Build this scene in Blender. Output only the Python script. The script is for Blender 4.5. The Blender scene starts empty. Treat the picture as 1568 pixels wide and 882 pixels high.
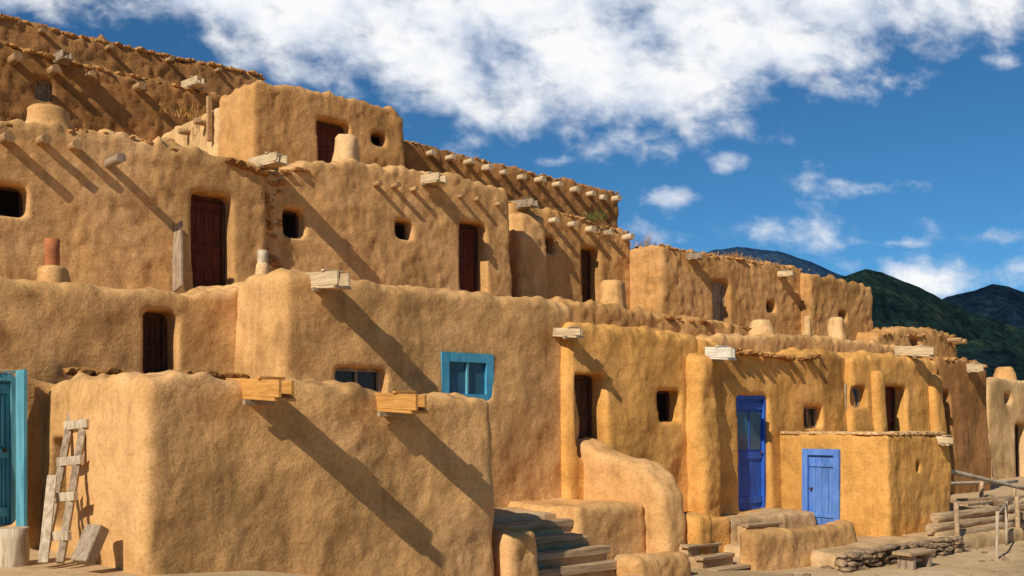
import bpy, bmesh, math, random
import numpy as np
from mathutils import Vector, noise, Matrix
random.seed(7)
sc=bpy.context.scene
# ---------------------------------------------------------------- survey frame
DX,DY=0.75,0.66144
F=1600.; HOR=650.; EYE=2.1
def W(s,T,z): return Vector((DX*s-DY*T, DY*s+DX*T, z))
def U(px): return (px-784.)/F
def S(px,T):
    u=U(px); return T*(DY+DX*u)/(DX-DY*u)
def Z(px,py,T):
    return EYE+(HOR-py)*(T/(DX-DY*U(px)))/F
# ---------------------------------------------------------------- materials
def nmat(name):
    m=bpy.data.materials.new(name); m.use_nodes=True
    nt=m.node_tree; b=nt.nodes['Principled BSDF']; return m,nt,b
def N(nt,t,**k):
    n=nt.nodes.new(t)
    for a,v in k.items(): setattr(n,a,v)
    return n
def ramp(nt,fac,stops):
    r=N(nt,'ShaderNodeValToRGB'); e=r.color_ramp.elements
    while len(e)<len(stops): e.new(.5)
    for i,(p,c) in enumerate(stops): e[i].position=p; e[i].color=(*c,1) if len(c)==3 else c
    nt.links.new(fac,r.inputs[0]); return r.outputs[0]
def mixc(nt,fac,a,b,mode='MIX'):
    m=N(nt,'ShaderNodeMix',data_type='RGBA',blend_type=mode)
    for sock,v in ((m.inputs[0],fac),(m.inputs[6],a),(m.inputs[7],b)):
        if isinstance(v,(int,float)): sock.default_value=v
        elif isinstance(v,(tuple,list)): sock.default_value=(*v[:3],1)
        else: nt.links.new(v,sock)
    return m.outputs[2]
def noi(nt,vec,scale,detail=4,rough=.55,dist=0):
    n=N(nt,'ShaderNodeTexNoise'); n.inputs['Scale'].default_value=scale; n.inputs['Detail'].default_value=detail
    n.inputs['Roughness'].default_value=rough; n.inputs['Distortion'].default_value=dist
    nt.links.new(vec,n.inputs['Vector']); return n.outputs['Fac']
def adobe(name,base,bump=1.0,dark=.68,var=1.0):
    m,nt,b=nmat(name); g=N(nt,'ShaderNodeNewGeometry'); P=g.outputs['Position']
    b1=tuple(c*dark for c in base); b2=(min(1,base[0]*1.1),base[1]*1.14,base[2]*1.3)
    n1=noi(nt,P,.55,4,.6,.5); n2=noi(nt,P,3.0,4,.6); n3=noi(nt,P,26,4,.7)
    c=ramp(nt,n1,[(.32,b1),(.48,base),(.66,b2)])
    c=mixc(nt,.5*var,c,ramp(nt,n2,[(.32,(.6,.56,.52)),(.5,(1,1,1)),(.68,(1.12,1.13,1.18))]),'MULTIPLY')
    c=mixc(nt,.55,c,ramp(nt,n3,[(.33,(.55,.5,.45)),(.46,(.97,.97,.97)),(.54,(1.02,1.02,1.02)),(.68,(1.25,1.27,1.32))]),'MULTIPLY')
    mp=N(nt,'ShaderNodeMapping'); mp.inputs['Scale'].default_value=(3.5,3.5,.35); nt.links.new(P,mp.inputs[0])
    st=noi(nt,mp.outputs[0],1.2,2,.6)
    c=mixc(nt,.4*var,c,ramp(nt,st,[(.34,(.58,.54,.5)),(.5,(1,1,1))]),'MULTIPLY')
    nt.links.new(c,b.inputs['Base Color']); b.inputs['Roughness'].default_value=.95
    b.inputs['Specular IOR Level'].default_value=.1
    h3=noi(nt,P,10,6,.7,.25)
    m2=N(nt,'ShaderNodeMath',operation='MULTIPLY_ADD'); nt.links.new(n3,m2.inputs[0]); m2.inputs[1].default_value=.28; nt.links.new(h3,m2.inputs[2])
    bp=N(nt,'ShaderNodeBump'); bp.inputs['Strength'].default_value=min(1,.56*bump); bp.inputs['Distance'].default_value=.032
    nt.links.new(m2.outputs[0],bp.inputs['Height']); nt.links.new(bp.outputs[0],b.inputs['Normal'])
    return m
A_TAN=adobe('adobe_tan',(.61,.335,.125))
A_TANR=adobe('adobe_tan_rough',(.54,.28,.095),1.4,.6)
A_OCH=adobe('adobe_ochre',(.65,.325,.085))
A_BRN=adobe('adobe_brown',(.37,.175,.058),1.4,.55)
A_LIGHT=adobe('adobe_light',(.66,.41,.18))
A_STEP=adobe('packed_earth',(.52,.34,.17))
def wood(name,c1,c2,rough=.8,scale=6,along=None):
    m,nt,b=nmat(name); g=N(nt,'ShaderNodeNewGeometry'); P=g.outputs['Position']
    mp=N(nt,'ShaderNodeMapping'); mp.inputs['Scale'].default_value=(4,4,.5)
    if along is not None:
        r=N(nt,'ShaderNodeMapping'); r.inputs['Rotation'].default_value=(0,0,along); nt.links.new(P,r.inputs[0])
        nt.links.new(r.outputs[0],mp.inputs[0]); mp.inputs['Scale'].default_value=(.35,4,4)
    else: nt.links.new(P,mp.inputs[0])
    a=noi(nt,mp.outputs[0],scale,4,.65,.6); a2=noi(nt,P,2.2,3,.6)
    c=ramp(nt,a,[(.32,c1),(.62,c2)])
    c=mixc(nt,.5,c,ramp(nt,a2,[(.3,(.55,.52,.5)),(.55,(1,1,1))]),'MULTIPLY')
    nt.links.new(c,b.inputs['Base Color']); b.inputs['Roughness'].default_value=rough; b.inputs['Specular IOR Level'].default_value=.3
    bp=N(nt,'ShaderNodeBump'); bp.inputs['Strength'].default_value=.35; bp.inputs['Distance'].default_value=.008
    nt.links.new(a,bp.inputs['Height']); nt.links.new(bp.outputs[0],b.inputs['Normal']); return m
AN=math.atan2(DX,DY)    # facade normal -> x
AS=-math.atan2(DY,DX)   # facade direction -> x
W_PINE=wood('pine_wood',(.42,.18,.035),(.66,.33,.085),along=AN)
W_PALE=wood('pale_wood',(.40,.27,.14),(.66,.50,.30),along=AN)
W_WHITE=wood('whitewashed_wood',(.48,.40,.29),(.74,.68,.56),.6,along=AN)
W_GREY=wood('weathered_wood',(.18,.115,.065),(.40,.30,.20))
W_PLANK=wood('plank_wood',(.32,.23,.14),(.60,.48,.33))
W_VIGA=wood('viga_wood',(.26,.14,.06),(.48,.29,.13),along=AN)
W_LOG=wood('log_wood',(.24,.14,.07),(.52,.36,.20),along=AS)
W_DARK=wood('dark_wood',(.04,.018,.01),(.11,.048,.024))
W_RED=wood('red_wood',(.06,.014,.008),(.15,.035,.018))
W_BLUE=wood('blue_paint',(.02,.07,.34),(.03,.12,.5),.55,3)
W_LBLUE=wood('faded_blue_paint',(.06,.15,.46),(.12,.25,.60),.65,3)
W_TEAL=wood('teal_paint',(.06,.24,.30),(.13,.38,.46),.7,3)
W_SKY=wood('sky_blue_paint',(.05,.27,.42),(.09,.40,.58),.6,3)
def plain(name,c,rough=.5,spec=.5):
    m,nt,b=nmat(name); g=N(nt,'ShaderNodeNewGeometry')
    a=noi(nt,g.outputs['Position'],5,3); cc=ramp(nt,a,[(.3,tuple(x*.6 for x in c)),(.65,c)])
    nt.links.new(cc,b.inputs['Base Color']); b.inputs['Roughness'].default_value=rough; b.inputs['Specular IOR Level'].default_value=spec
    return m
GLASS=plain('dark_glass',(.03,.03,.03),.25,.4)
GLASSB=plain('blue_glass',(.03,.12,.19),.3,.4)
SHADE=plain('interior_shade',(.012,.008,.006),.9,.1)  # near-black panel colour, painted shade for the depth of openings
TERRA=plain('terracotta',(.50,.17,.06),.8,.2)
STRAW=plain('dry_grass',(.55,.30,.09),.9,.1)
GREENW=plain('green_weed',(.13,.14,.035),.9,.1)
def stone_mat():
    m,nt,b=nmat('field_stone'); g=N(nt,'ShaderNodeNewGeometry')
    a=noi(nt,g.outputs['Position'],4,4,.6)
    c=ramp(nt,a,[(.3,(.10,.06,.03)),(.5,(.28,.18,.095)),(.7,(.42,.30,.18))])
    nt.links.new(c,b.inputs['Base Color']); b.inputs['Roughness'].default_value=.9
    a2=noi(nt,g.outputs['Position'],20,4,.7); bp=N(nt,'ShaderNodeBump'); bp.inputs['Strength'].default_value=.5; bp.inputs['Distance'].default_value=.02
    nt.links.new(a2,bp.inputs['Height']); nt.links.new(bp.outputs[0],b.inputs['Normal']); return m
STONE=stone_mat()
# ---------------------------------------------------------------- mesh helpers
def mkobj(name,me,parent=None):
    o=bpy.data.objects.new(name,me); sc.collection.objects.link(o)
    if parent: o.parent=parent
    return o
FRONT=lambda a,b,z:W(a,b,z)        # a=s , b=T
LEFT=lambda a,b,z:W(b,a,z)         # a=T , b=s (depth into +s)
BF=((0,1,3,2),(4,6,7,5),(0,4,5,1),(2,3,7,6),(0,2,6,4),(1,5,7,3))
class Parts:
    def __init__(s): s.bm=bmesh.new(); s.mats=[]
    def mi(s,m):
        if m not in s.mats: s.mats.append(m)
        return s.mats.index(m)
    def box(s,a0,a1,b0,b1,z0,z1,m,fr=FRONT,jit=0):
        vs=[s.bm.verts.new(fr(a,b,z)+Vector((random.uniform(-jit,jit),random.uniform(-jit,jit),random.uniform(-jit,jit)))) for a in(a0,a1) for b in(b0,b1) for z in(z0,z1)]
        i=s.mi(m)
        for f in BF: s.bm.faces.new([vs[k] for k in f]).material_index=i
    def beam(s,p,q,w,h,m):
        p,q=Vector(p),Vector(q); d=(q-p).normalized(); up=Vector((0,0,1)) if abs(d.z)<.9 else W(1,0,0).normalized()
        x=d.cross(up).normalized(); y=x.cross(d).normalized(); i=s.mi(m)
        vs=[s.bm.verts.new(c+x*a*w/2+y*b*h/2) for c in(p,q) for a in(-1,1) for b in(-1,1)]
        for f in BF: s.bm.faces.new([vs[k] for k in f]).material_index=i
    def cyl(s,p,q,r0,r1,m,n=12,seg=4,lump=.06):
        p,q=Vector(p),Vector(q); d=(q-p).normalized(); up=Vector((0,0,1)) if abs(d.z)<.9 else Vector((1,0,0))
        x=d.cross(up).normalized(); y=x.cross(d).normalized(); i=s.mi(m); rings=[]
        for k in range(seg+1):
            t=k/seg; c=p.lerp(q,t); r=r0+(r1-r0)*t; ring=[]
            for j in range(n):
                a=2*math.pi*j/n; o=x*math.cos(a)+y*math.sin(a)
                rr=r*(1+lump*noise.noise((c+o*.3)*7)*2); ring.append(s.bm.verts.new(c+o*rr))
            rings.append(ring)
        for k in range(seg):
            for j in range(n):
                f=s.bm.faces.new((rings[k][j],rings[k][(j+1)%n],rings[k+1][(j+1)%n],rings[k+1][j])); f.material_index=i; f.smooth=True
        for r in (rings[0],rings[-1]): s.bm.faces.new(r).material_index=i
    def stone(s,c,rx,ry,rz,m,rot=0,sub=2,sq=.45):
        i=s.mi(m); r=bmesh.ops.create_icosphere(s.bm,subdivisions=sub,radius=1)
        off=Vector((random.random()*50,random.random()*50,0)); ca,sa=math.cos(rot),math.sin(rot)
        for v in r['verts']:
            p=v.co.copy(); k=1/max(abs(p.x),abs(p.y),abs(p.z)); p=p.lerp(p*k,sq)*.9
            p*=1+.25*noise.noise(p*1.5+off); x,y=p.x*rx,p.y*ry
            v.co=Vector(c)+Vector((x*ca-y*sa,x*sa+y*ca,p.z*rz))
            for f in v.link_faces: f.material_index=i; f.smooth=(sq<.6)
    def out(s,name,parent=None,bevel=0):
        bmesh.ops.recalc_face_normals(s.bm,faces=s.bm.faces[:])
        me=bpy.data.meshes.new(name); s.bm.to_mesh(me); s.bm.free()
        for m in s.mats: me.materials.append(m)
        o=mkobj(name,me,parent)
        if bevel:
            b=o.modifiers.new('b','BEVEL'); b.width=bevel; b.segments=2; b.limit_method='ANGLE'
        return o
def solid(name,verts,faces,mat,cutters=(),voxel=.06,bevel=.1,lump=.045,rough=.013,smooth=4,rag=None,parent=None):
    me=bpy.data.meshes.new(name); me.from_pydata([tuple(v) for v in verts],[],faces)
    bm=bmesh.new(); bm.from_mesh(me); bmesh.ops.recalc_face_normals(bm,faces=bm.faces[:]); bm.to_mesh(me); bm.free()
    o=mkobj(name+'_tmp',me); co=None
    if bevel:
        b=o.modifiers.new('b','BEVEL'); b.width=bevel; b.segments=3; b.limit_method='ANGLE'; b.angle_limit=math.radians(40)
    if cutters:
        cp=Parts()
        for c in cutters: cp.box(*c[:6],STONE,fr=c[6])
        co=cp.out('cut_tmp'); bo=o.modifiers.new('c','BOOLEAN'); bo.object=co; bo.operation='DIFFERENCE'; bo.solver='EXACT'
    r=o.modifiers.new('r','REMESH'); r.mode='VOXEL'; r.voxel_size=voxel
    sm=o.modifiers.new('s','SMOOTH'); sm.factor=.5; sm.iterations=smooth
    dg=bpy.context.evaluated_depsgraph_get(); m2=bpy.data.meshes.new_from_object(o.evaluated_get(dg))
    bpy.data.objects.remove(o)
    if co: bpy.data.objects.remove(co)
    n=len(m2.vertices); P=np.empty(n*3); m2.vertices.foreach_get('co',P); P=P.reshape(-1,3)
    NN=np.array([tuple(v.normal) for v in m2.vertices])
    nf=noise.noise; off=np.empty(n)
    for i in range(n):
        x,y,z=P[i]
        off[i]=lump*nf((x*.75,y*.75,z*.75))*1.1+lump*.5*nf((x*2.1+9,y*2.1,z*2.1))+rough*nf((x*5.5,y*5.5+3,z*5.5))+rough*.6*nf((x*12,y*12,z*12+7))
    ss=P[:,0]*DX+P[:,1]*DY; tt=-P[:,0]*DY+P[:,1]*DX
    damp=np.ones(n)
    for c in cutters:
        a,b=(ss,tt) if c[6] is FRONT else (tt,ss)
        d=np.maximum.reduce([c[0]-a,a-c[1],c[4]-P[:,2],P[:,2]-c[5],np.zeros(n)])
        inb=(b>c[2]-.5)&(b<c[3]+.5)
        damp=np.where(inb,np.minimum(damp,np.clip(.2+d/.45,0,1)),damp)
    P+=NN*(off*damp)[:,None]
    if rag:
        amt,topf=rag
        top=topf(ss); near=np.clip(1-(top-P[:,2])/.2,0,1)
        for i in np.nonzero(near>0)[0]:
            x,y,z=P[i]; q=near[i]*amt
            P[i,2]+=q*(nf((x*3,y*3,1))*1.2+nf((x*8,y*8,5))*.7); a=q*.6*nf((x*6,y*6,z*6+20))
            P[i]+=NN[i]*a
    m2.vertices.foreach_set('co',P.ravel()); m2.name=name
    m2.polygons.foreach_set('use_smooth',[True]*len(m2.polygons))
    m2.materials.clear(); m2.materials.append(mat); m2.update()
    return mkobj(name,m2,parent)
def prism(ring0,ring1):
    n=len(ring0); v=list(ring0)+list(ring1); f=[list(range(n)),list(range(2*n-1,n-1,-1))]
    for i in range(n): f.append([i,(i+1)%n,n+(i+1)%n,n+i])
    return v,f
def opening_fill(kind,a0,a1,b,z0,z1,parent,fr=FRONT):
    p=Parts(); e=.05
    def bx(x0,x1,d0,d1,y0,y1,m): p.box(x0,x1,b+d0,b+d1,y0,y1,m,fr)
    if kind in('win','winw','tealwin','bluewin','dark'):
        fm={'win':W_DARK,'winw':W_GREY,'tealwin':W_SKY,'bluewin':W_GREY,'dark':W_DARK}[kind]
        gm={'tealwin':GLASSB,'bluewin':GLASSB}.get(kind,GLASS if kind!='dark' else SHADE)
        fw=.045 if kind!='tealwin' else .08; d=0 if kind!='tealwin' else -.13
        bx(a0-e,a0+fw,d,d+.06,z0-e,z1+e,fm); bx(a1-fw,a1+e,d,d+.06,z0-e,z1+e,fm)
        bx(a0+fw,a1-fw,d+.003,d+.06,z1-fw,z1+e,fm); bx(a0+fw,a1-fw,d+.003,d+.06,z0-e,z0+fw,fm)
        if kind in('winw','tealwin') and (a1-a0)>.5:
            mid=(a0+a1)/2; bx(mid-.014,mid+.014,d+.01,d+.05,z0+fw,z1-fw,fm if kind=='winw' else W_TEAL)
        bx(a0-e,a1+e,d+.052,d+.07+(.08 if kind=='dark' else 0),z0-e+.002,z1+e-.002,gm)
        return p.out('window',parent)
    m={'red':W_RED,'brown':W_DARK,'blue':W_BLUE,'lblue':W_LBLUE,'teal':W_TEAL,'grey':W_GREY}[kind]
    fm={'red':W_DARK,'brown':W_DARK}.get(kind,m); fw=.06
    bx(a0-e,a0+fw,-.03,.06,z0,z1+e,fm); bx(a1-fw,a1+e,-.03,.06,z0,z1+e,fm); bx(a0+fw,a1-fw,-.028,.06,z1-fw,z1+e,fm)
    n=4; w=(a1-a0-2*fw)/n
    for i in range(n): bx(a0+fw+i*w+.004,a0+fw+(i+1)*w-.004,.02+random.random()*.006,.05,z0,z1-fw,m)
    for t in((.06,.12),(.45,.51),(.88,.94)) if kind!='lblue' else ((.12,.17),(.8,.85)):
        bx(a0+fw+.01,a1-fw-.01,.0,.022,z0+(z1-z0)*t[0],z0+(z1-z0)*t[1],m)
    if kind=='blue' or kind=='teal':
        bx(a0+fw+.06,a1-fw-.06,.008,.024,z0+(z1-z0)*.53,z0+(z1-z0)*.86,GLASSB)
        mid=(a0+a1)/2; bx(mid-.012,mid+.012,-.002,.02,z0+(z1-z0)*.53,z0+(z1-z0)*.86,m)
    bx(a0-e,a1+e,.055,.09,z0,z1+e,SHADE)
    p.cyl(fr(a1-fw-.06,b-.03,(z0+z1)/2),fr(a1-fw-.06,b+.02,(z0+z1)/2),.022,.022,W_DARK,8,1)
    return p.out('door',parent)
def topfun(pts):
    ss=[p[0] for p in pts]; zz=[p[1] for p in pts]; return lambda s:np.interp(s,ss,zz)
REC={'dark':.34,'red':.40,'brown':.44,'grey':.3,'blue':.22,'lblue':.1,'teal':.2,'winw':.22,'tealwin':.22,'bluewin':.25}
def house(T,tops,depth,zb,mat,ops=(),batter=.04,voxel=.06,rag=.05,lump=.045,rough=.013,bevel=.1,core=True,name='adobe_house',extra=(),smooth=4):
    pts=[(S(px,T),Z(px,py,T)) for px,py in tops]; zr=sum(p[1] for p in pts)/len(pts)
    Tf=lambda z:T-batter*(zr-z)
    s0,s1=pts[0][0],pts[-1][0]
    ring=lambda back:[W(s,(T+depth) if back else Tf(z),z) for s,z in pts]+[W(s1+batter*(zr-zb)*.6,(T+depth) if back else Tf(zb),zb),W(s0-batter*(zr-zb)*.8,(T+depth) if back else Tf(zb),zb)]
    v,f=prism(ring(0),ring(1)); cut=list(extra); fills=[]
    for (x0,y0,x1,y1,kind) in ops:
        t=T
        for _ in range(3):
            z1=Z((x0+x1)/2,y0,t); z0=Z((x0+x1)/2,y1,t); t=Tf((z0+z1)/2)
        a0,a1=S(x0,t),S(x1,t); rec=REC[kind]
        cut.append((a0,a1,t-.8,t+rec+.04,z0,z1,FRONT)); fills.append((kind,a0,a1,t+rec-.09,z0,z1))
    tf=topfun(pts)
    o=solid(name,v,f,mat,cut,voxel,bevel,lump,rough,smooth,rag=(rag,tf) if rag else None)
    for k in fills: opening_fill(*k,o)
    if core and zb>1:
        p=Parts(); p.box(s0+.3,s1-.3,T+.8,T+depth-.2,-.3,zb+.3,A_BRN); p.out('lower_storey',o)
    return o,Tf
def vigas(o,T,lst,L=.38,r=.085,m=None):
    p=Parts()
    for it in lst:
        px,py=it[:2]; l=it[2] if len(it)>2 else L*random.uniform(.8,1.2)
        s,z=S(px,T),Z(px,py,T); rr=r*random.uniform(.85,1.15); dz=random.uniform(-.04,.02); ds=random.uniform(-.04,.04)
        p.cyl(W(s,T+.4,z),W(s+ds,T-l,z+dz),rr,rr*.95,m or W_VIGA,10,4)
    return p.out('viga',o)
def canal(o,T,px,py,L=.75,w=.28,h=.17,m=None,tilt=.05):
    s,z=S(px,T),Z(px,py,T); p=Parts(); m=m or W_PALE; t=.032
    for (a0,a1,z0,z1,ex) in ((-w/2,w/2,-h/2,-h/2+t,-.02),(-w/2,-w/2+t,-h/2+t,h/2,.06),(w/2-t,w/2,-h/2+t,h/2,-.05)):
        a=[]
        for ss in(a0,a1):
            for (tt,dz) in((T+.35,.02),(T-L-ex,-tilt)):
                for zz in(z0,z1): a.append(p.bm.verts.new(W(s+ss,tt,z+zz+dz)))
        i=p.mi(m)
        for f in BF: p.bm.faces.new([a[k] for k in f]).material_index=i
    p.beam(W(s-w/2-.04,T-.10,z-h/2-.03),W(s+w/2+.04,T-.10,z-h/2-.03),.06,.05,W_GREY)
    p.beam(W(s-w/2-.02,T-L*.55,z+h/2+.015-tilt*.5),W(s+w/2+.02,T-L*.55,z+h/2+.015-tilt*.5),.06,.025,m)
    p.out('roof_drain_spout',o,.004)
def chimney(o,T,px,ytop,ybase,r,mat,pot=None):
    s=S(px,T); z0,z1=Z(px,ybase,T)-.25,Z(px,ytop,T); n=14; bm=bmesh.new(); rings=[]
    K=12
    for k in range(K+1):
        t=k/K; z=z0+(z1-z0)*t; rr=r*(1.3-.5*t**.7)*(1 if t<.93 else .8); ring=[]
        for j in range(n):
            a=j*2*math.pi/n; q=Vector((math.cos(a),math.sin(a),0)); c=W(s,T,z)
            ring.append(bm.verts.new(c+q*rr*(1+.34*noise.noise((c+q*.5)*3))))
        rings.append(ring)
    for k in range(K):
        for j in range(n):
            f=bm.faces.new((rings[k][j],rings[k][(j+1)%n],rings[k+1][(j+1)%n],rings[k+1][j])); f.smooth=True
    c=bm.verts.new(W(s,T,z1-.02))
    for j in range(n): bm.faces.new((rings[-1][j],rings[-1][(j+1)%n],c))
    me=bpy.data.meshes.new('chimney'); bm.to_mesh(me); bm.free(); me.materials.append(mat); ch=mkobj('chimney',me,o)
    if pot:
        pm,h,pr=pot; p=Parts(); p.cyl(W(s,T,z1-.1),W(s,T,z1+h),pr,pr,pm,16,3,.02); p.cyl(W(s,T,z1+h),W(s,T,z1+h+.004),pr*.8,pr*.8,SHADE,16,1,0); p.out('chimney_pot',o)  # black disc on the pot paints the shade of its mouth
def tuft(T,px,py,n=60,h=.3,spread=.3,mat=STRAW,name='dry_grass'):
    s,z=S(px,T),Z(px,py,T); c=W(s,T,z); bm=bmesh.new()
    for i in range(n):
        k=random.gauss(0,spread); b=c+W(k,random.gauss(0,.1),0); b.z=z-.06
        l=h*random.uniform(.3,1.1)*(.5+abs(noise.noise((k*4,z,1)))*1.6); d=Vector((random.gauss(0,.5),random.gauss(0,.5),1)).normalized()
        x=Vector((random.uniform(-1,1),random.uniform(-1,1),0)).normalized()*.009
        m=b+d*l*.6; t=b+d*l+Vector((d.x,d.y,-.2))*l*.3
        v=[bm.verts.new(q) for q in (b-x,b+x,m+x*.7,m-x*.7,t)]
        bm.faces.new(v[:4]); bm.faces.new((v[3],v[2],v[4]))
    me=bpy.data.meshes.new(name); bm.to_mesh(me); bm.free(); me.materials.append(mat); return mkobj(name,me)
def rim(o,T,tops,n,mat=None,size=.07,dT=(.02,.2),name='parapet_edge'):
    p=Parts(); xs=[t[0] for t in tops]; ys=[t[1] for t in tops]
    for i in range(n):
        px=random.uniform(xs[0]+2,xs[-1]-2); py=np.interp(px,xs,ys); s=S(px,T); z=Z(px,py,T)
        r=size*random.uniform(.4,1.3); p.stone(W(s,T+random.uniform(*dT),z-.02+random.uniform(-.04,.01)),r*1.4,r*1.1,r*.6,mat or A_BRN,random.random()*3,1,.6)
    p.out(name,o)
# ================================================================= HOUSES
At=[(222,571),(300,572),(385,580),(450,584),(553,590),(566,600),(650,604),(752,612)]
A,_=house(9.0,At,2.75,-.3,A_TAN,voxel=.038,rag=.05,lump=.065,rough=.012,bevel=.11,
   extra=[(10.95,11.45,3.0,3.95,1.05,1.95,LEFT)])
for (x,y) in((388,596),(590,616)): canal(A,9.0,x,y,.62,.22,.19,W_PINE,.03)
p=Parts(); p.box(10.9,11.5,3.80,3.88,1.0,2.0,W_DARK,LEFT); p.out('hatch',A)
B0,_=house(11.75,[(-120,560),(0,563),(40,566),(64,580),(110,590)],1.4,-.2,A_TAN,[(-14,574,30,806,'teal')],voxel=.05,rag=.03)
p=Parts(); p.box(S(30,11.5)+.02,S(38,11.5),11.42,11.7,.9,Z(35,566,11.5),W_TEAL); p.out('door_frame',B0)
Bt=[(-120,425),(0,427),(100,433),(190,441),(300,449),(345,440),(375,425)]
B,_=house(12.7,Bt,3.6,2.0,A_TAN,[(221,476,272,580,'brown')],voxel=.05,rag=.04,lump=.07)
rim(B,12.3,[(112,566),(215,566)],40,A_BRN,.08,(-.1,.2),'loose_rubble'); rim(B,12.3,[(275,568),(375,574)],46,A_BRN,.08,(-.1,.2),'loose_rubble')
chimney(B,13.1,80,408,432,.19,A_TAN,(TERRA,.33,.085))
C,_=house(11.5,[(432,410),(480,413),(535,424),(640,434),(740,446),(830,455),(882,468)],4.8,-.3,A_TAN,[(516,563,592,606,'winw'),(681,546,752,612,'tealwin')],voxel=.042,rag=.045,lump=.075,rough=.012,bevel=.15)
canal(C,11.5,490,430,.55,.26,.2,W_PALE)
chimney(C,12.6,402,402,425,.1,A_LIGHT,(W_PLANK,.16,.07))
Dt=[(-120,176),(0,184),(95,192),(175,198),(210,212),(300,229),(360,238),(408,258)]
D,_=house(16.,Dt,4.5,3.2,A_TAN,[(-10,282,43,330,'dark'),(295,296,357,450,'red')],voxel=.055,rag=.09,rough=.02,smooth=3)
rim(D,15.95,[(345,240),(408,262)],40,A_BRN,.09); rim(D,16.,[(0,186),(175,200),(300,231)],40,A_TANR,.06)
vigas(D,16.,[(5,211),(58,216),(112,226)],.3)
vigas(D,16.,[(165,252,.6)],.6,.08,W_GREY)
canal(D,16.,407,248,.55,.28,.17,W_PALE)
p=Parts(); p.beam(W(S(268,15.7),15.6,4.2),W(S(270,15.9),15.86,5.25),.34,.03,W_GREY); p.out('leaning_board',D)
chimney(D,16.6,75,165,188,.33,A_TAN)
D2t=[(398,262),(440,256),(465,247),(525,246),(545,240),(600,254),(690,266),(740,278),(782,288)]
D2,_=house(16.18,D2t,4.2,3.2,A_TAN,[(434,320,468,363,'dark'),(607,338,633,366,'dark'),(705,340,746,450,'red')],voxel=.055,rag=.08,rough=.02,smooth=3)
rim(D2,16.15,[(430,262),(480,256)],36,A_BRN,.08)
vigas(D2,16.18,[(575,283),(602,286),(630,291),(700,301),(728,304),(758,312)],.18,.05)
canal(D2,16.18,653,276,.5,.28,.17,W_PALE)
chimney(D2,17.,530,208,250,.24,A_LIGHT)
p=Parts()
for i in range(90):
    t=random.random(); px=414+random.uniform(-9,16)+6*math.sin(t*14); py=262+t*150; r=random.uniform(.03,.10)
    p.stone(W(S(px,16.05),16.19+random.uniform(-.05,.08),Z(px,py,16.05)),r*1.3,r,r*.7,A_BRN,random.random()*3,1,.8)
p.out('broken_masonry',D2)
E,_=house(20.,[(388,121),(430,129),(500,141),(560,154),(605,166),(620,178)],1.7,5.6,A_TANR,[(488,184,537,262,'red'),(570,203,592,223,'dark')],voxel=.06,rag=.07,rough=.022,core=False,smooth=3)
sE=S(388,20.)
v,f=prism([W(sE-.1,21.5,9.15),W(sE-.1,24.8,9.1),W(sE-.1,24.8,5.5),W(sE-.1,21.5,5.5)],[W(sE+9,21.5,9.15),W(sE+9,24.8,9.1),W(sE+9,24.8,5.5),W(sE+9,21.5,5.5)])
solid('rear_room',v,f,A_LIGHT,voxel=.09,rough=.03,parent=E)
p=Parts()
for (t,z) in ((22.1,8.85),(22.9,8.8),(23.7,8.75)): p.cyl(W(sE+.3,t,z),W(sE-.35,t,z),.07,.07,W_VIGA)
p.beam(W(sE-.18,21.7,8.35),W(sE-.16,21.75,9.35),.1,.09,W_VIGA); p.out('viga',E)
tuft(22.5,292,178,80,.45,.3,STRAW)
Ft=[(-120,28),(0,60),(60,80),(100,92),(200,113),(300,137),(345,146)]
Fh,_=house(24.6,Ft,3.,7.5,A_BRN,[(55,120,82,155,'grey')],voxel=.09,rag=.12,rough=.05,core=False)
vigas(Fh,24.6,[(18,92),(78,110),(135,118),(208,134)],.35,.09); canal(Fh,24.6,92,90,.5,.26,.18,W_GREY); canal(Fh,24.6,294,128,.5,.26,.18,W_PALE)
rim(Fh,24.6,Ft,160,A_TANR,.09)
Gt=[(-120,-8),(0,22),(50,33),(75,42),(105,50),(180,66),(250,82),(330,98),(400,112),(408,118)]
G,_=house(28.,Gt,4.,8.,A_BRN,[],voxel=.1,rag=.15,rough=.05,core=False)
rim(G,28.,Gt,300,A_TANR,.09); vigas(G,28.,[(60,48),(165,75),(255,92),(330,108)],.3,.07)
Ht=[(590,210),(625,214),(700,233),(780,254),(860,273),(930,291),(948,294)]
H,_=house(20.5,Ht,4.,5.,A_BRN,[],voxel=.08,rag=.07,rough=.035,core=False)
vigas(H,20.5,[(657,236),(685,242),(712,249),(740,257),(766,264),(794,272),(820,276),(848,283),(874,291),(898,298),(918,302),(938,305)],.26,.085,W_PALE)
rim(H,20.5,Ht,120,A_TANR,.06)
It=[(783,306),(830,318),(860,324),(910,338),(966,354)]
I,_=house(17.,It,3.5,3.4,A_TANR,[(829,362,851,387,'dark'),(893,380,920,470,'brown')],voxel=.06,rag=.07,rough=.026,core=False,smooth=3)
vigas(I,17.,[(841,339),(871,345),(900,351),(928,358),(955,365)],.25,.075,W_PALE); canal(I,17.,796,313,.5,.26,.16,W_GREY); rim(I,17.,It,60,A_TANR,.06)
v,f=prism([W(S(786,16.9),16.7,Z(786,325,16.9)),W(S(786,16.9),17.3,Z(786,322,16.9)),W(S(786,16.9)-.1,17.3,3.6),W(S(786,16.9)-.1,16.5,3.6)],
          [W(S(826,16.9),16.7,Z(826,335,16.9)),W(S(826,16.9),17.3,Z(826,332,16.9)),W(S(826,16.9),17.3,3.6),W(S(826,16.9),16.5,3.6)])
solid('buttress',v,f,A_TAN,voxel=.07,rough=.03,parent=I)
tuft(16.9,908,332,70,.35,.15,GREENW,'green_weed'); tuft(18.5,985,378,80,.5,.3,STRAW)
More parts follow.
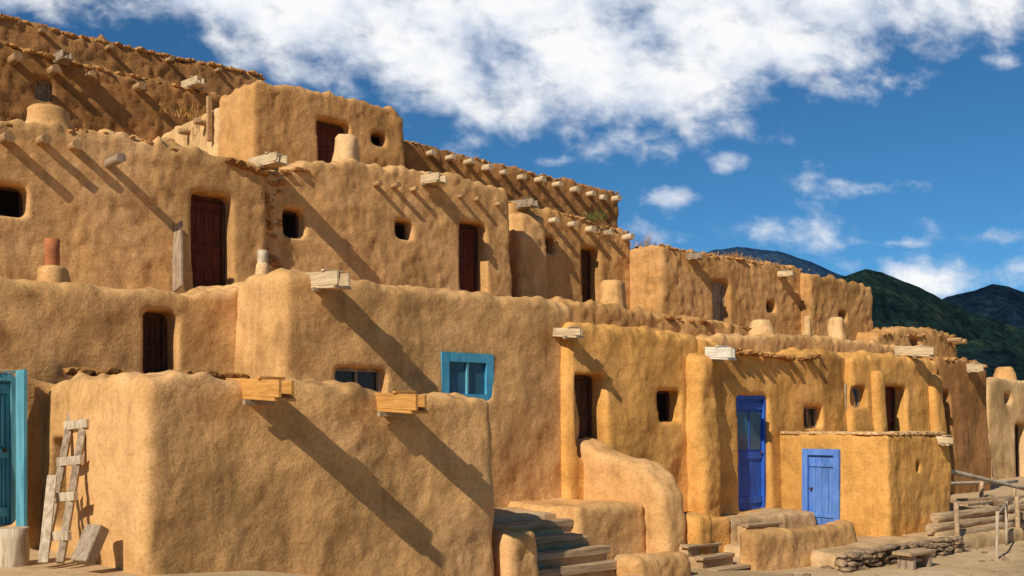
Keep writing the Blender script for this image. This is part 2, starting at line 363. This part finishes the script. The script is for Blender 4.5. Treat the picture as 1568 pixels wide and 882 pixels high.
Jt=[(1012,372),(1045,381),(1120,393),(1190,404),(1229,412)]
J,_=house(16.,Jt,3.2,3.8,A_TANR,[(1093,430,1118,498,'grey'),(1175,461,1189,478,'dark')],voxel=.06,rag=.09,rough=.03,core=False,smooth=3)
canal(J,16.,1056,392,.35,.22,.14,W_GREY); canal(J,16.,1194,419,.4,.22,.14,W_PALE); rim(J,16.,Jt,130,A_TANR,.06)
tuft(16.3,1128,394,220,.2,.5); tuft(16.3,1180,405,140,.18,.4)
K,_=house(15.7,[(1240,417),(1290,429),(1336,440)],3.2,3.8,A_TANR,[(1286,476,1298,492,'dark')],voxel=.06,rag=.07,rough=.03,core=False,smooth=3)
Lt=[(855,456),(910,462),(950,468),(1040,485),(1120,492),(1150,502)]
L,_=house(13.4,Lt,2.8,2.6,A_TANR,[],voxel=.06,rag=.09,rough=.03,core=False)
rim(L,13.4,[(1020,484),(1120,495),(1150,502)],40,A_BRN,.08)
chimney(L,14.,936,430,466,.27,A_TAN)
L2,_=house(12.7,[(1090,515),(1190,511),(1260,515),(1330,524),(1425,538)],3.2,2.4,A_TAN,[],voxel=.06,rag=.07,rough=.025,core=False)
chimney(L2,13.6,1165,490,515,.26,A_LIGHT); chimney(L2,13.6,1280,486,522,.19,A_LIGHT); chimney(L2,13.6,1236,484,515,.1,A_LIGHT)
M,_=house(11.3,[(872,490),(960,499),(1040,511),(1076,520)],3.,-.3,A_OCH,[(884,573,930,700,'brown'),(1008,598,1043,647,'dark')],voxel=.045,rag=.05,lump=.075,rough=.014,bevel=.14)
canal(M,11.3,866,508,.33,.18,.13,W_PALE)
sM=S(1062,11.2)
v,f=prism([W(sM-.1,11.0,Z(1062,545,11.2)),W(sM-.1,11.5,Z(1062,535,11.2)),W(sM-.2,11.5,-.3),W(sM-.2,10.8,-.3)],
          [W(sM+.4,11.0,Z(1095,550,11.2)),W(sM+.4,11.5,Z(1095,540,11.2)),W(sM+.5,11.5,-.3),W(sM+.5,10.8,-.3)])
solid('buttress',v,f,A_OCH,voxel=.05,bevel=.14,lump=.1,rough=.02,parent=M)
Nt=[(1074,521),(1150,533),(1225,543),(1262,536),(1312,541)]
Nh,_=house(11.2,Nt,3.,-.3,A_OCH,[(1132,606,1180,782,'blue'),(1232,622,1260,656,'winw')],voxel=.05,rag=.08,lump=.075,rough=.014,bevel=.12)
canal(Nh,11.2,1086,540,.5,.26,.2,W_WHITE); rim(Nh,11.15,[(1110,532),(1150,537),(1225,547),(1262,542)],70,A_BRN,.07,(-.06,.15))
Ot=[(1306,543),(1340,540),(1400,545),(1438,552)]
O,_=house(11.05,Ot,3.,-.3,A_OCH,[(1309,592,1328,624,'bluewin'),(1358,591,1390,690,'red')],voxel=.055,rag=.07,lump=.075,rough=.016,bevel=.12)
canal(O,11.05,1398,537,.45,.24,.2,W_PALE)
for (x0,x1) in((1336,1350),(1424,1440)):
    a,b=S(x0,11),S(x1,11)
    v,f=prism([W(a,10.9,3.2),W(a,11.3,3.2),W(a-.05,11.3,-.3),W(a-.05,10.7,-.3)],[W(b,10.9,3.2),W(b,11.3,3.2),W(b+.05,11.3,-.3),W(b+.05,10.7,-.3)])
    solid('buttress',v,f,A_OCH,voxel=.06,bevel=.1,parent=O)
Pt=[(1436,547),(1470,549),(1502,556),(1512,562)]
Ph,_=house(11.1,Pt,3.,-.3,A_BRN,[(1439,600,1458,720,'brown')],voxel=.06,rag=.08,lump=.06)
canal(Ph,11.1,1482,562,.35,.26,.18,W_PALE); rim(Ph,11.1,Pt,35,A_TANR,.08)
R,_=house(15.,[(1344,509),(1395,500),(1430,504),(1467,514)],4.,1.,A_TANR,[(1395,516,1410,530,'dark')],voxel=.09,rag=.1,rough=.04,core=False)
rim(R,15.,[(1344,509),(1467,514)],40,A_TANR,.09); vigas(R,15.,[(1452,520),(1462,524)],.4,.07)
Sx,_=house(13.2,[(1512,578),(1540,578),(1600,586),(1680,592)],4.,-.2,A_LIGHT,[(1539,602,1550,618,'dark'),(1557,648,1574,736,'red')],voxel=.08,rag=.04)
chimney(Sx,14.,1538,562,580,.32,A_TAN)
Qt=[(1360,664),(1410,664),(1455,668)]
sQ=S(1360,9.); zQ=Z(1360,664,9.)
tq0,tq1=9.94,10.58
Q,_=house(9.,Qt,2.4,-.1,A_OCH,[(1404,706,1411,722,'dark')],voxel=.04,rag=.03,rough=.014,lump=.045,bevel=.07,batter=.02,name='adobe_shed',core=False,
   extra=[(tq0,tq1,sQ-.5,sQ+.1,.3,zQ-.33,LEFT)])
opening_fill('lblue',tq0,tq1,sQ-.03,.3,zQ-.33,Q,LEFT)
p=Parts()
for i in range(44):
    a=i/43; r=random.uniform(.05,.09)
    if i<23: c=W(sQ+.08,9.05+a*2*2.1,zQ+.0)
    else: c=W(sQ+.1+(a-.5)*2*2.0,9.1,zQ+.0)
    p.stone(c,r*1.5,r*1.2,r*.5,A_LIGHT,random.random()*3,2,.6)
p.out('coping_stones',Q); canal(Q,9.,1440,672,.22,.2,.14,W_PALE)
# ================================================================= foreground earthworks
def ebox(name,s0,s1,T0,T1,z0,z1,mat,parent=None,vox=.05,bev=.09,z1b=None,lump=.06):
    zb=z1 if z1b is None else z1b
    v,f=prism([W(s0,T0,z1),W(s0,T1,zb),W(s0-.04,T1,z0),W(s0-.04,T0-.04,z0)],[W(s1,T0,z1),W(s1,T1,zb),W(s1+.04,T1,z0),W(s1+.04,T0-.04,z0)])
    return solid(name,v,f,mat,voxel=vox,bevel=bev,lump=lump,rough=.02,parent=parent)
sB=11.33
prof=[(11.6,1.9),(11.3,1.84),(10.9,1.68),(10.5,1.58),(10.1,1.52),(9.85,1.36),(9.66,1.08),(9.58,.7),(9.5,-.3),(11.6,-.3)]
v,f=prism([W(sB,t,z) for t,z in prof],[W(sB+.5,t,z) for t,z in prof])
solid('adobe_buttress_wall',v,f,A_TAN,voxel=.045,bevel=.1,lump=.07,rough=.016)
ebox('adobe_bench',9.95,11.35,9.95,11.6,-.3,1.0,A_TAN)
ebox('adobe_pier',7.75,8.3,8.85,9.35,-.3,.9,A_TAN,bev=.12,vox=.04)
ebox('adobe_landing',7.5,10.1,10.35,11.7,-.3,.92,A_STEP,bev=.05)
st=Parts()
for i in range(5):
    T0=8.75+i*.33; z=.22+i*.15
    st.box(8.3,9.95,T0,T0+1.8-.33*i,-.2,z-.04,A_STEP,jit=.015)
    st.box(8.32,9.93+random.uniform(-.15,.05),T0-.04,T0+.12,z-.1,z,W_LOG,jit=.015)
st.out('adobe_steps',bevel=.012)
ebox('adobe_low_wall',9.75,10.85,8.7,9.1,-.3,.44,A_TAN,bev=.11,vox=.04)
ebox('adobe_low_wall',10.5,10.85,8.95,9.9,-.3,.34,A_STEP,bev=.11,vox=.04)
ebox('adobe_pier',11.85,12.15,9.4,9.85,-.3,.8,A_OCH,bev=.08,vox=.04)
ebox('adobe_bench',11.9,13.9,10.3,11.5,-.3,.62,A_OCH,bev=.1)
ebox('adobe_landing',13.8,16.3,10.3,11.5,-.3,.56,A_STEP,bev=.06)
ebox('adobe_low_wall',12.3,14.9,8.75,9.1,-.3,.56,A_TAN,bev=.1,vox=.04,lump=.09)
st=Parts()
for i in range(3):
    z=.2+i*.14; st.box(14.0,14.9,9.75+i*.2,10.4,-.1,z-.03,A_STEP,jit=.01); st.box(13.98,14.95,9.7+i*.2,9.84+i*.2,z-.05,z,W_LOG,jit=.01)
for i in range(3):
    z=.12+i*.14; st.box(11.6,12.3,8.9+i*.25,10.2,-.1,z-.03,A_STEP,jit=.01); st.box(11.55,12.3,8.85+i*.25,9.0+i*.25,z-.05,z,W_LOG,jit=.012)
st.out('wooden_steps',bevel=.008)
ebox('adobe_terrace',13.6,19.6,8.1,11.2,-.4,.22,A_STEP,bev=.05,vox=.07)
p=Parts()
for row in range(5):
    s=13.3+random.random()*.1
    while s<16.9:
        w=random.uniform(.10,.30); h=random.uniform(.03,.05)
        if random.random()<.9: p.stone(W(s+w/2,8.04+random.uniform(-.04,.04),-.02+row*.065+random.uniform(-.012,.012)),w*.58,.1,h,STONE,math.atan2(DY,DX)+random.uniform(-.25,.25),2,.75)
        s+=w*.95
p.out('stone_retaining_wall')
p=Parts()
for row in range(4):
    for (a,b) in((16.9,19.6),(19.3,22.6)):
        r=random.uniform(.07,.09); p.cyl(W(a+random.uniform(-.3,.2),8.3+row*.06,.06+row*.155),W(b+random.uniform(-.2,.3),8.3+row*.06+random.uniform(-.05,.05),.08+row*.155),r,r*.9,W_LOG,12,8,.1)
for a in (17.1,19.45,22.2): p.cyl(W(a,8.15,-.1),W(a,8.18,.8),.045,.04,W_LOG)
p.out('timber_retaining_wall')
p=Parts()
p.cyl(W(18.9,9.4,1.28),W(22.4,9.2,.75),.05,.035,W_PLANK,10,8); p.cyl(W(18.9,9.9,.95),W(22.6,9.5,.9),.035,.035,W_PLANK,10,8)
for a in(19.1,20.8,22.3): p.cyl(W(a,9.45,.1),W(a+.05,9.45,1.15-(a-19)*.09),.045,.04,W_LOG)
for (a,b,t0,t1,z) in((18.9,21.5,8.9,9.1,.62),(19.6,22.5,9.3,8.9,.66)): p.beam(W(a,t0,z),W(b,t1,z-.02),.16,.04,W_LOG)
p.out('rail_fence')
p=Parts(); p.cyl(W(16.4,7.2,-.1),W(16.42,7.2,.75),.028,.026,W_PLANK,8,4); p.cyl(W(16.42,7.2,.7),W(18.6,8.0,.72),.016,.016,W_PLANK,6,4); p.cyl(W(18.6,8.0,0),W(18.6,8.0,.75),.026,.026,W_PLANK,8,4); p.out('hand_rail')
p=Parts()
p.box(14.2,14.95,7.45,7.75,.2,.25,W_LOG,jit=.01); p.box(14.3,14.38,7.47,7.72,-.05,.2,W_GREY); p.box(14.78,14.86,7.47,7.72,-.05,.2,W_GREY); p.box(14.38,14.78,7.57,7.61,.08,.13,W_GREY)
p.out('wooden_bench',bevel=.008)
# ================================================================= left corner props
def at(px,py,Y): return Vector((U(px)*Y,Y,EYE+(HOR-py)*Y/F))
p=Parts()
r1b,r1t=at(66,862,9.75),at(116,604,10.7); r2b,r2t=at(92,862,9.55),at(137,600,10.45)
p.beam(r1b,r1t,.07,.05,W_GREY); p.beam(r2b,r2t,.07,.05,W_GREY)
for t in (.15,.37,.58,.80):
    a,b=r1b.lerp(r1t,t),r2b.lerp(r2t,t); d=(b-a)*.28; o=Vector((.02,-.05,0)); p.beam(a-d+o,b+d+o,.045,.085,W_PLANK)
p.out('wooden_ladder',bevel=.006)
p=Parts(); p.beam(at(66,862,9.6),at(80,728,10.0),.085,.03,W_PLANK); p.out('leaning_plank',bevel=.004)
p=Parts(); c=at(20,866,9.9); p.cyl(c+Vector((0,0,-.1)),c+Vector((0,0,.36)),.15,.135,W_PLANK,18,4,.05); p.out('chopping_log')
p=Parts(); a=at(126,862,9.2); b=at(150,806,9.35); p.beam(a,b,.2,.12,W_GREY); p.out('wooden_block',bevel=.015)
# ================================================================= ground
def sm(x,a,b):
    t=min(1,max(0,(x-a)/(b-a))); return t*t*(3-2*t)
def terr(x,y):
    s=x*DX+y*DY; T=-x*DY+y*DX
    z=.78*(1-sm(s,4,8.5))
    z+=.55*sm(s,17.5,19.5)*sm(T,8.4,9.6)*(1-sm(s,60,120))
    z+=.12*(sm(s,7.8,9)*(1-sm(s,11,13)))
    r=math.hypot(x,y)
    if r<70: z+=.035*noise.noise((x*.8,y*.8,0))+.015*noise.noise((x*3,y*3,0))
    return z
n=330; q=np.linspace(-1,1,n); ax=np.sinh(q*7.2)/np.sinh(7.2)*9000
bm=bmesh.new(); X0,Y0=4,13
g=[[bm.verts.new((X0+a,Y0+b,terr(X0+a,Y0+b))) for b in ax] for a in ax]
for i in range(n-1):
    for j in range(n-1): bm.faces.new((g[i][j],g[i+1][j],g[i+1][j+1],g[i][j+1])).smooth=True
me=bpy.data.meshes.new('ground'); bm.to_mesh(me); bm.free()
GM=adobe('dirt',(.52,.36,.19),.6,.8,.6); me.materials.append(GM); mkobj('ground',me)
p=Parts()
for i in range(480):
    s=random.uniform(12,26); T=random.uniform(5.5,8.2) if random.random()<.7 else random.uniform(8.6,10)
    if T>8.2 and s<19.5: continue
    c=W(s,T,0); c.z=terr(c.x,c.y)+.004; r=random.choice((.012,.02,.03,.05))*random.uniform(.6,1.3); p.stone(c,r*1.2,r,r*.7,STONE,random.random()*3,1)
p.out('gravel')
p=Parts()
for (px,py,Y,r) in((1268,872,15.2,.09),(1300,868,15.4,.07),(1535,770,20,.16),(1550,775,20,.13),(1515,762,21,.1),(940,872,13.4,.08),(1560,790,19.5,.14)):
    p.stone(at(px,py,Y),r*1.2,r,r*.7,STONE,random.random()*3,2,.7)
p.out('rock_pile')
tuft(11.5,1500,728,60,.3,.3,GREENW,'green_weed')
# ================================================================= mountains
def mountain(name,pts,Dst,mat,rough):
    xs=[p[0] for p in pts]; ys=[p[1] for p in pts]; cols,rows=420,60; bm=bmesh.new(); G_=[]
    for i in range(cols):
        px=xs[0]+(xs[-1]-xs[0])*i/(cols-1); u=U(px); h=(HOR-np.interp(px,xs,ys))*Dst/F
        h+=rough*(noise.noise((u*14,Dst,0))+.5*noise.noise((u*40,Dst,3))+.22*noise.noise((u*130,Dst,5)))
        col=[]
        for j in range(-8,rows):
            if j<0: t=-j/8; d=Dst*(1+.5*t); z=h*(1-t)
            else:
                t=j/(rows-1); d=Dst*(1-.5*t); env=(1-t)**1.15
                sp=noise.fractal((u*9+t*.6,t*2.2,Dst),1,2,5)*.34*math.sin(math.pi*min(1,t*1.1)) if t<.9 else 0
                z=h*max(0,env+sp*.8)*1.0
            col.append(bm.verts.new((u*d,d,z-8+ (8 if j==0 else 0))))
        G_.append(col)
    for i in range(cols-1):
        for j in range(len(G_[0])-1): bm.faces.new((G_[i][j],G_[i][j+1],G_[i+1][j+1],G_[i+1][j])).smooth=True
    bmesh.ops.recalc_face_normals(bm,faces=bm.faces[:])
    me=bpy.data.meshes.new(name); bm.to_mesh(me); bm.free(); me.materials.append(mat); mkobj(name,me)
def forest(name,c1,c2,c3):
    m,nt,b=nmat(name); g=N(nt,'ShaderNodeNewGeometry'); P=g.outputs['Position']
    a=noi(nt,P,.007,5,.65,.4); a2=noi(nt,P,.05,4,.7)
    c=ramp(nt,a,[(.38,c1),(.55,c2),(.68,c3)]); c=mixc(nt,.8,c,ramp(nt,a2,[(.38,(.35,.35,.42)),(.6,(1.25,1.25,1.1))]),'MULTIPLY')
    nt.links.new(c,b.inputs['Base Color']); b.inputs['Roughness'].default_value=1; b.inputs['Specular IOR Level'].default_value=0
    bp=N(nt,'ShaderNodeBump'); bp.inputs['Strength'].default_value=.9; bp.inputs['Distance'].default_value=12; nt.links.new(a2,bp.inputs['Height']); nt.links.new(bp.outputs[0],b.inputs['Normal'])
    return m
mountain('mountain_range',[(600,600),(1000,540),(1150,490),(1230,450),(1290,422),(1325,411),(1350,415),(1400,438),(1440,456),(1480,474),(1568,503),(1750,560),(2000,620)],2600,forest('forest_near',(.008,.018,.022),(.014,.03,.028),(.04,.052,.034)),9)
mountain('mountain_range',[(1250,600),(1380,490),(1450,454),(1490,444),(1520,433),(1545,438),(1580,450),(1680,500),(1900,470),(2300,560)],3600,forest('forest_mid_hazed',(.006,.014,.030),(.010,.023,.042),(.018,.034,.05)),10)  # some aerial haze put into the bluish forest colours
mountain('mountain_range',[(700,520),(1000,430),(1090,384),(1130,377),(1190,385),(1240,400),(1290,420),(1400,452),(1600,490),(2000,560)],5200,forest('forest_far_hazed',(.02,.05,.105),(.03,.065,.125),(.04,.08,.13)),14)  # distance haze painted in: bluer, lighter base colours than the near ridge
# ================================================================= light
sun=-Vector(W(1,0,0))*3.8+Vector(W(0,-1,0))*1.0+Vector((0,0,3.0)); sun.normalize()
elev=math.asin(sun.z); rot=math.atan2(sun.x,sun.y)
ld=bpy.data.lights.new('sun','SUN'); ld.energy=5; ld.angle=math.radians(.5); ld.color=(1,.92,.78)
lo=bpy.data.objects.new('sun',ld); sc.collection.objects.link(lo); lo.rotation_euler=(-sun).to_track_quat('-Z','Y').to_euler(); lo.location=sun*60
wd=bpy.data.worlds.new('World'); sc.world=wd; wd.use_nodes=True; nt=wd.node_tree; bg=nt.nodes['Background']; bg.inputs[1].default_value=.09
sky=N(nt,'ShaderNodeTexSky',sky_type='NISHITA'); sky.sun_disc=False; sky.sun_elevation=elev; sky.sun_rotation=rot; sky.altitude=2200; sky.air_density=1.; sky.dust_density=1.3; sky.ozone_density=2.5
skyc=mixc(nt,1.,sky.outputs[0],(.34,.76,.98),'MULTIPLY')
tc=N(nt,'ShaderNodeTexCoord'); sx=N(nt,'ShaderNodeSeparateXYZ'); nt.links.new(tc.outputs['Generated'],sx.inputs[0])
def mth(op,a,b=None,c=None):
    m=N(nt,'ShaderNodeMath',operation=op)
    for i,v in enumerate((a,b,c)):
        if v is None: continue
        if isinstance(v,(int,float)): m.inputs[i].default_value=v
        else: nt.links.new(v,m.inputs[i])
    return m.outputs[0]
ya=mth('MAXIMUM',sx.outputs[1],.08)
u=mth('DIVIDE',sx.outputs[0],ya); v=mth('DIVIDE',sx.outputs[2],ya)
cb=N(nt,'ShaderNodeCombineXYZ'); nt.links.new(u,cb.inputs[0]); nt.links.new(mth('MULTIPLY_ADD',v,1.35,mth('MULTIPLY',u,.12)),cb.inputs[1]); uv=cb.outputs[0]
fc=N(nt,'ShaderNodeFloatCurve'); cv=fc.mapping.curves[0]
bp_=[(-1200,20),(100,20),(230,36),(300,80),(400,118),(600,168),(720,214),(850,210),(1000,222),(1100,188),(1200,160),(1300,130),(1400,90),(1568,38),(1900,-40),(2380,-120)]
fcp=[((U(a)+1)/2,(HOR-b)/F) for a,b in bp_]
cv.points[0].location=(0,fcp[0][1]); cv.points[1].location=(1,fcp[-1][1])
for a,b in fcp[1:-1]: cv.points.new(a,b)
fc.mapping.update(); nt.links.new(mth('MULTIPLY_ADD',u,.5,.5),fc.inputs['Value'])
band=mth('MULTIPLY',mth('SUBTRACT',v,fc.outputs[0]),13.)
band=mth('MINIMUM',band,mth('MULTIPLY_ADD',v,-6.,3.4))
band=mth('MINIMUM',mth('MAXIMUM',band,-1.5),.66)
mask=band
for (px,py,a,b_,k) in((855,247,46,14,.36),(1112,257,36,28,.5),(1042,305,66,28,.6),(1175,352,190,46,.34),(1520,362,110,30,.45),(1450,425,240,48,.55),(1530,95,60,24,.2),(1370,372,90,12,.25),(1590,330,60,20,.3),(1340,285,120,26,.05)):
    du=mth('MULTIPLY',mth('SUBTRACT',u,U(px)),F/a); dv=mth('MULTIPLY',mth('SUBTRACT',v,(HOR-py)/F),F/b_)
    r=mth('SQRT',mth('ADD',mth('MULTIPLY',du,du),mth('MULTIPLY',dv,dv)))
    mask=mth('MAXIMUM',mask,mth('MULTIPLY_ADD',mth('SUBTRACT',1.,r),k+.3,-.3))
n1=noi(nt,uv,12,8,.56,.15); n2=noi(nt,uv,34,6,.56,.2)
dens=mth('ADD',mask,mth('MULTIPLY',mth('SUBTRACT',n1,.5),2.3))
dens=mth('ADD',dens,mth('MULTIPLY',mth('SUBTRACT',n2,.5),1.0))
mr=N(nt,'ShaderNodeMapRange',interpolation_type='SMOOTHSTEP'); nt.links.new(dens,mr.inputs[0]); mr.inputs[1].default_value=-.2; mr.inputs[2].default_value=.75
front=mth('MULTIPLY',mth('GREATER_THAN',sx.outputs[2],0),mth('GREATER_THAN',sx.outputs[1],.08))
fac=mth('MULTIPLY',mr.outputs[0],front)
mp=N(nt,'ShaderNodeMapping'); mp.inputs['Location'].default_value=(.010,-.018,.0); nt.links.new(uv,mp.inputs[0])
sh=noi(nt,mp.outputs[0],12,8,.56,.15)
cc=ramp(nt,sh,[(.36,(6.8,7.5,9.0)),(.48,(9.4,9.8,10.4)),(.56,(10.8,10.8,10.9))])
nt.links.new(mixc(nt,fac,skyc,cc),bg.inputs[0])
# ================================================================= camera
cd=bpy.data.cameras.new('camera'); cam=bpy.data.objects.new('camera',cd); sc.collection.objects.link(cam); sc.camera=cam
cam.location=(0,0,EYE); cam.rotation_euler=(math.radians(90),0,0); cd.sensor_width=36; cd.lens=F/1568*36; cd.shift_y=(HOR-441)/1568; cd.clip_end=20000; cd.clip_start=.1
sc.view_settings.view_transform='Standard'; sc.view_settings.look='None'; sc.view_settings.exposure=0
